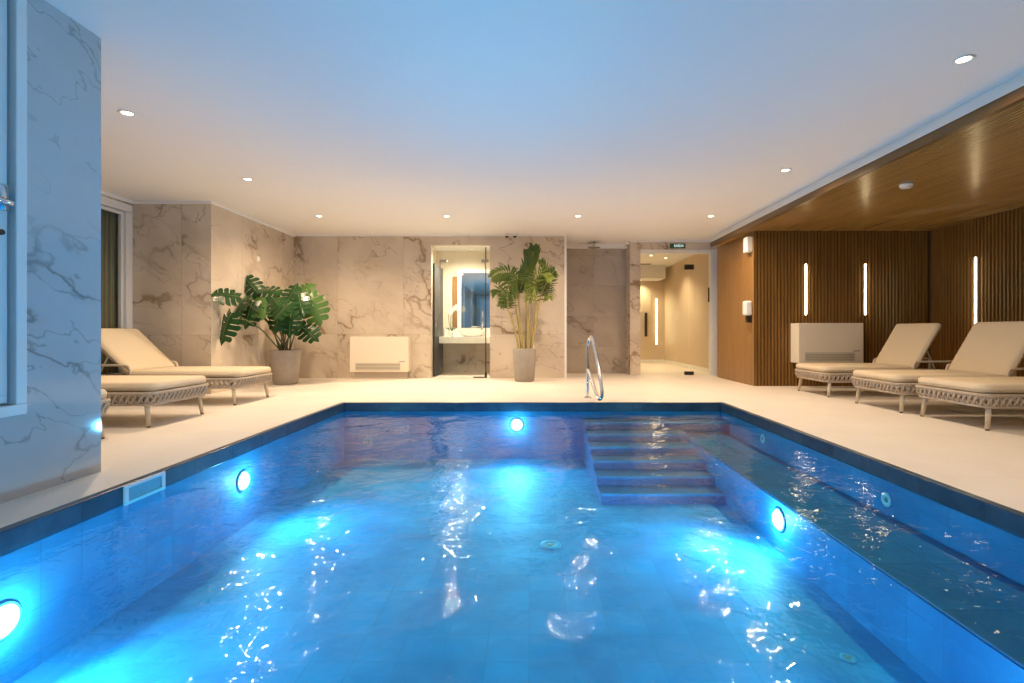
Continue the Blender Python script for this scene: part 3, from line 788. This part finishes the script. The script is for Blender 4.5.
# ---- small wall devices
sp_ = empty('wall_speaker', (3.442,7.615,2.09), label='small white box mounted high on the wood end panel', cat='speaker')
b = MB(); b.box(-.09,0,-.07,.07,0,.24); b.build('housing', M['white'], sp_, bevel=.01)
b = MB(); b.box(-.093,-.09,-.055,.055,.06,.225); b.build('front_cover', M['ceramic'], sp_, bevel=.003)
ds = empty('soap_dispenser', (3.442,7.615,1.07), label='white hand dispenser mounted on the wood end panel', cat='dispenser')
b = MB(); b.box(-.11,0,-.065,.065,.03,.26); b.build('housing', M['ceramic'], ds, bevel=.028, bsegs=4)
b = MB(); b.box(-.07,0,-.035,.035,-.08,.03); b.build('nozzle', M['chrome_dark'], ds, bevel=.006)
sw = empty('wall_switch', (XNOOK+.001,7.68,2.0), label='small white switch plate high on the marble nook wall', cat='switch')
b = MB(); b.box(0,.010,-.04,.04,-.04,.04); b.build('plate', M['ceramic'], sw, bevel=.003)
b = MB(); b.box(.010,.014,-.018,.018,-.022,.022); b.build('rocker', M['white'], sw, bevel=.002)
sm = empty('smoke_detector', (3.96,5.12,ZS), label='round white smoke detector on the slatted wood soffit', cat='smoke detector')
b = MB(); b.lathe([(.062,0),(.064,-.012),(.055,-.034),(.035,-.044),(0,-.046)], 30); b.build('housing', M['ceramic'], sm, smooth=True)
b = MB(); b.lathe([(.044,-.0405),(.046,-.0395),(.050,-.0405),(.047,-.0425)], 30); b.box(-.02,.02,-.048,-.040,-.044,-.036); b.build('sensor_slot', M['grille'], sm)
for k, (x, lb) in enumerate(((-.455,'small dark dome camera under the ceiling over the bathroom side of the palm'),(-.31,'small black dome camera under the ceiling straight above the palm'))):
    cm = empty('dome_camera', (x,YB-.10,ZC), label=lb, cat='camera', group='dome cameras above the palm')
    b = MB(); b.lathe([(.042,0),(.042,-.03),(.034,-.036),(.0,-.036)], 24); b.build('base', M['white'], cm, smooth=True)
    b = MB(); b.lathe([(.030,-.034),(.028,-.055),(.016,-.070),(0,-.074)], 24); b.build('dome', M['black'], cm, smooth=True)
# ceiling slot of the corridor
cd = empty('ceiling_air_slot', (2.60,12.30,CZ), label='dark linear air slot in the corridor ceiling', cat='vent')
b = MB(); b.box(-.42,.42,-.08,.08,-.012,0); b.build('slot_frame', M['grille'], cd)
b = MB(); b.box(-.40,.40,-.055,.055,-.016,-.012); b.build('slot', M['chrome_dark'], cd)
# shower head in the niche
sh = empty('shower_head', (1.22,9.50,ZC), label='round overhead shower hanging in the marble niche', cat='shower')
b = MB(); b.tube([(0,0,0),(0,0,-.10)], .010, 10); b.lathe([(.03,0),(.03,-.006),(.012,-.012)], 18); b.build('arm', M['steel'], sh, smooth=True)
b = MB(); b.lathe([(.012,-.09),(.02,-.10),(.12,-.106),(.125,-.112),(.12,-.118),(0,-.118)], 30); b.build('head', M['steel'], sh, smooth=True)

# ---- pots
def pot(parent, rt, rb, h, n=40):
    b = MB(); b.lathe([(rb*.9,0),(rb,.01),(rb+(rt-rb)*.5,h*.5),(rt,h-.01),(rt-.004,h),(rt-.028,h),(rt-.035,h-.07),(0,h-.07)], n)
    p = b.build('pot', M['pot'], parent, smooth=True)
    b = MB(); b.lathe([(rt-.035,h-.068),(rt*.5,h-.055),(0,h-.05)], 24); b.build('soil', M['soil'], p)
    return p

# ---- palm
PB = Vector((-.13, 8.28, 0))
pm = empty('potted_palm', PB, label='tall feathery palm in a tapered grey pot before the marble pier', cat='plant')
pot(pm, .205, .165, .56)
def frond(parent, pts, ll, mat, nl=16, rise=.5, width=.03, droop=.25, t0=.12, side=None):
    """rachis through pts (local), paired pointed leaflets"""
    path = smoothpath(pts, 8); N = len(path)
    b = MB(); b.cur = 1; b.tube(path, [.009*(1-.75*i/(N-1)) for i in range(N)], 6); b.cur = 0
    for k in range(nl):
        u = t0 + (1-t0)*k/(nl-1)
        i = min(N-2, int(u*(N-1))); p = path[i].lerp(path[i+1], u*(N-1)-i); tan = (path[i+1]-path[i]).normalized()
        L = ll*(math.sin(PI*(.22+.72*u))**.7)*random.uniform(.9,1.08)
        sd = side if side is not None else tan.cross(Vector((0,-1,0.3)))
        sd = Vector(sd) - tan*Vector(sd).dot(tan); sd.normalize()
        for sg_ in (-1,1):
            d = (sd*sg_*(1-rise*.6) + tan*(.45+rise*.8*u) + Vector((0,0,random.uniform(-.05,.05))) + Vector((0,random.uniform(-.25,.1),0))).normalized()
            wv = d.cross(Vector((0,-1,.2))).normalized()
            nrmv = d.cross(wv)
            a = []
            for q, wq in ((0,.25),(.25,.9),(.55,1),(.8,.6),(1,.02)):
                c_ = p + d*L*q + Vector((0,0,-droop*L*q*q)) 
                a.append((c_ + wv*width*wq*.30, c_ - wv*width*wq*.30))
            vs = [x for pr_ in a for x in pr_]
            b.add(vs, [(2*j,2*j+1,2*j+3,2*j+2) for j in range(4)])
    return b.build('frond', [mat, M['cane']], parent)
# canes: base point, top point; fronds start at cane tops   (local coordinates, x right, z up)
canes = [((-.09,-.02),(-.28,-.05,1.20)),((-.05,.03),(-.16,.0,1.33)),((-.02,-.05),(-.10,-.08,1.42)),((.02,.02),(.03,.0,1.5)),((.05,-.04),(.09,-.04,1.36)),((.09,.02),(.20,.02,1.30)),((.11,-.03),(.27,-.03,1.42))]
tops = []
for (x0,y0),(x1,y1,z1) in canes:
    b = MB(); P_ = smoothpath([(x0,y0,.49),(x0+(x1-x0)*.3,y0,.8),(x0+(x1-x0)*.7,(y0+y1)/2,1.1),(x1,y1,z1)],5)
    b.tube(P_, [.017-.006*i/(len(P_)-1) for i in range(len(P_))], 8); b.build('cane', M['cane'], pm, smooth=True)
T = [Vector(c[1]) for c in canes]
frond(pm, [T[3], T[3]+Vector((.03,0,.35)), T[3]+Vector((.10,-.03,.60)), (.15,-.04,2.24)], .30, M['palm'], 20, 1.05, .075, .0)
frond(pm, [T[2], T[2]+Vector((.08,0,.30)), T[2]+Vector((.15,-.03,.50)), (.04,-.04,2.18)], .30, M['palm'], 18, 1.1, .075, .0)
frond(pm, [T[6], T[6]+Vector((.05,0,.25)), (.36,-.03,1.82), (.30,-.05,2.02)], .27, M['palm'], 16, 1.0, .045, .02)
frond(pm, [T[4], T[4]+Vector((.05,-.02,.30)), (.26,-.12,1.83), (.44,-.2,1.74)], .26, M['palm2'], 16, .6, .045, .15)
frond(pm, [T[6], T[6]+Vector((.08,-.02,.20)), (.42,-.1,1.78), (.50,-.2,1.86)], .24, M['palm'], 16, .5, .04, .1)
frond(pm, [T[1], T[1]+Vector((-.02,-.02,.35)), (-.24,-.08,1.84), (-.42,-.12,1.85), (-.54,-.14,1.77)], .24, M['palm'], 19, .25, .062, .35)
frond(pm, [T[2], T[2]+Vector((-.02,-.06,.25)), (-.12,-.14,1.80), (-.24,-.2,1.66), (-.28,-.22,1.44)], .30, M['palm'], 18, .3, .045, .5)
frond(pm, [T[0], T[0]+Vector((-.03,0,.20)), (-.40,-.02,1.55), (-.52,-.04,1.52)], .22, M['palm'], 16, .7, .04, .35)
frond(pm, [T[0], T[0]+Vector((.0,-.05,.12)), (-.30,-.10,1.45), (-.40,-.12,1.30)], .20, M['palm'], 14, .5, .04, .4)
frond(pm, [T[5], T[5]+Vector((.0,-.04,.22)), (.16,-.15,1.62), (.08,-.2,1.40)], .24, M['palm2'], 14, .5, .04, .45)
frond(pm, [T[3], T[3]+Vector((-.02,-.04,.22)), (.05,-.12,1.75), (.13,-.18,1.55)], .24, M['palm'], 14, .5, .045, .5)
frond(pm, [T[5], T[5]+Vector((.02,.0,.30)), (.30,.02,1.72), (.40,0,1.56), (.42,0,1.44)], .22, M['palm2'], 14, .4, .04, .45)

# ---- monstera
MBP = Vector((-3.98, 7.82, 0))
ms = empty('potted_monstera', MBP, label='broad monstera with split leaves in a grey concrete pot', cat='plant')
pot(ms, .235, .18, .55)
def mleaf(parent, tip_dir, nrm, base, size, mat, seed=0):
    rnd = random.Random(seed)
    X = Vector(tip_dir).normalized(); Z = Vector(nrm); Z = (Z - X*Z.dot(X)).normalized(); Y = Z.cross(X)
    b = MB(); L = size
    def W(t): # half width along the midrib (-.18..1)
        return .50*L*max(0., math.sin(PI*min(1,(t+.30)/1.30))**.62)
    def P(x, y):
        z = -.16*L*(x/L)**2*1.3 - .30*y*y/L + .03*L*math.cos(9*y/L)
        return X*x + Y*y + Z*z
    nlobe = 5
    for sgn in (-1,1):
        # lobes
        for k in range(nlobe):
            t0 = k/nlobe*.93; t1 = (k+1)/nlobe*.93
            # attach on midrib t0..t1, tips displaced forward (front lobes) / back (basal)
            ang = 1.0 - 1.0*(k/(nlobe-1))   # sweep: basal lobes go back
            tw = -.22 + (k+.5)/nlobe*1.10
            wl = W(tw)*rnd.uniform(.93,1.05)
            gap = .24 if 0 < k else .1
            steps = 6; rows = []
            solid_until = .30
            for i in range(steps+1):
                q = i/steps
                cx0 = t0*L + (tw*L - (t0+t1)/2*L)*q**1.1; 
                half = (t1-t0)/2*L
                cx = (t0+t1)/2*L + (tw*L+ .05*L - (t0+t1)/2*L)*q**1.15
                hw = half*(1.02 if q <= solid_until else (1.14 - gap*1.3) if q < .95 else .62)
                if q > .99: hw *= .75
                hw *= (1 + .45*q*(1 if k<2 else .35))
                y = sgn*wl*q
                rows.append((P(cx-hw, y), P(cx, y) + Z*-.006*L*q, P(cx+hw*(1 if q<.9 else .8), y*(1 if q < .9 else .97))))
            vs = [p for r_ in rows for p in r_]
            fs = []
            for i in range(steps):
                for j in range(2):
                    a = i*3+j; fs.append((a,a+1,a+4,a+3))
            b.add(vs, fs)
        # tip
        b.add([P(.90*L,0),P(.90*L,sgn*.13*L),P(1.0*L,sgn*.07*L),P(1.10*L,0)], [(0,1,2,3)])
    lim = XNOOK + .012 - MBP.x - base[0]          # leaves stay clear of the marble
    for i_, v in enumerate(b.v):
        if v[0] < lim and v[1] + base[1] + MBP.y > 6.53: b.v[i_] = (lim + (v[0]-lim)*-.15, v[1], v[2])
    lf = b.build('leaf', mat, parent, loc=base)
    b = MB(); b.tube([Vector(base)+P(t_*L,0)+Z*.002 for t_ in (0,.25,.5,.75,1.0)], [.006,.005,.004,.003,.002], 6); b.build('midrib', M['stem'], lf, smooth=True).matrix_parent_inverse = Matrix.Translation(Vector(base)).inverted()
    return lf
def wp(px, py, Y): return Vector(((px-532)*Y/484, Y, .84+(332-py)*Y/484)) - MBP
ML = [ # centre px,py, depth, tip direction, normal, size, material
 (228,295,6.68,(-.35,-.45,.10),(.15,-.80,.55),.34,'monstera'),
 (226,325,6.68,(-.30,-.25,-.85),(-.2,-.9,.35),.42,'monstera'),
 (249,312,7.15,(-.15,-.35,-.90),(.1,-.9,.4),.38,'monstera'),
 (252,286,7.35,(-.45,-.2,.75),(.2,-.8,.5),.34,'monstera'),
 (266,291,7.45,(.85,-.2,.05),(.1,-.65,.75),.42,'monstera'),
 (262,305,7.25,(.30,-.6,-.55),(.1,-.5,.85),.40,'monstera2'),
 (276,302,7.30,(.55,-.5,-.35),(-.1,-.5,.85),.40,'monstera'),
 (278,318,7.30,(-.10,-.35,-.90),(.1,-.9,.35),.36,'monstera'),
 (290,322,7.40,(.05,-.35,-.90),(.2,-.9,.35),.36,'monstera'),
 (290,296,7.70,(.25,.1,.75),(.1,-.85,.5),.36,'monstera'),
 (300,303,7.55,(.30,-.4,-.65),(.1,-.8,.6),.38,'monstera'),
 (313,306,7.75,(.40,-.25,-.78),(.35,-.9,.25),.50,'monstera2'),
 (307,331,7.65,(.75,-.2,-.55),(.2,-.9,.35),.36,'monstera'),
 (303,288,7.95,(.60,.1,.35),(.1,-.7,.7),.32,'monstera2'),
 (240,304,7.1,(-.2,-.5,-.6),(-.3,-.6,.7),.34,'monstera'),
 (284,308,7.1,(-.4,-.6,-.5),(-.2,-.6,.75),.36,'monstera'),
]
for i, (px, py, Y, td, nr, sz, mt) in enumerate(ML):
    c = wp(px, py, Y); td = Vector(td).normalized()
    base = c - td*sz*.42
    if (base+MBP).x - .02 < XNOOK+.03: base.x = XNOOK+.05-MBP.x
    mleaf(ms, td, nr, base, sz, M[mt], i)
    a = 2*PI*i*.382; s0 = Vector((.07*math.cos(a), .07*math.sin(a), .48))
    mid = s0.lerp(base, .5) + Vector((0,0,.10))
    b = MB(); P_ = smoothpath([s0, s0.lerp(base,.28)+Vector((0,0,.06)), mid, base.lerp(mid,.25)+Vector((0,0,.015)), base], 5)
    b.tube(P_, [.012-.006*j/(len(P_)-1) for j in range(len(P_))], 8)
    b.build('petiole', M['stem2' if i % 3 == 0 else 'stem'], ms, smooth=True)

# ------------------------------------------------------------------ world
wd = bpy.data.worlds.new('dusk'); SC.world = wd; wd.use_nodes = True
nt = wd.node_tree; bg = nt.nodes['Background']
tc = nt.nodes.new('ShaderNodeTexCoord'); sp = nt.nodes.new('ShaderNodeSeparateXYZ'); nt.links.new(tc.outputs['Generated'], sp.inputs[0])
cr = nt.nodes.new('ShaderNodeValToRGB'); nt.links.new(sp.outputs[2], cr.inputs[0])
e = cr.color_ramp.elements; e[0].position = .0; e[0].color = (.30,.48,.75,1); e[1].position = .6; e[1].color = (.10,.26,.62,1)
nt.links.new(cr.outputs[0], bg.inputs[0]); bg.inputs[1].default_value = .55
b = MB(); b.box(-14,14,-16,YREAR-.3,-.35,-.15); b.box(-14,XL-.4,YREAR-.3,14,-.35,-.15); S(b, 'ground', M['dusk_outside'])

# ------------------------------------------------------------------ camera
cam = bpy.data.cameras.new('camera'); co = bpy.data.objects.new('camera', cam); COL.objects.link(co)
co.location = (0,0,.84); co.rotation_euler = (PI/2,0,0)
cam.sensor_width = 36; cam.lens = 484/1024*36; cam.shift_x = -20/1024; cam.shift_y = -9.5/1024; cam.clip_start = .05
SC.camera = co
SC.view_settings.view_transform = 'Standard'; SC.view_settings.look = 'None'; SC.view_settings.gamma = 1; SC.view_settings.use_curve_mapping = False
SC.view_settings.exposure = 0.0
SC.cycles.use_denoising = True
SC.cycles.max_bounces = 10; SC.cycles.diffuse_bounces = 5; SC.cycles.glossy_bounces = 5; SC.cycles.transparent_max_bounces = 12
SC.cycles.sample_clamp_indirect = 6
SC.cycles.caustics_reflective = False; SC.cycles.caustics_refractive = False
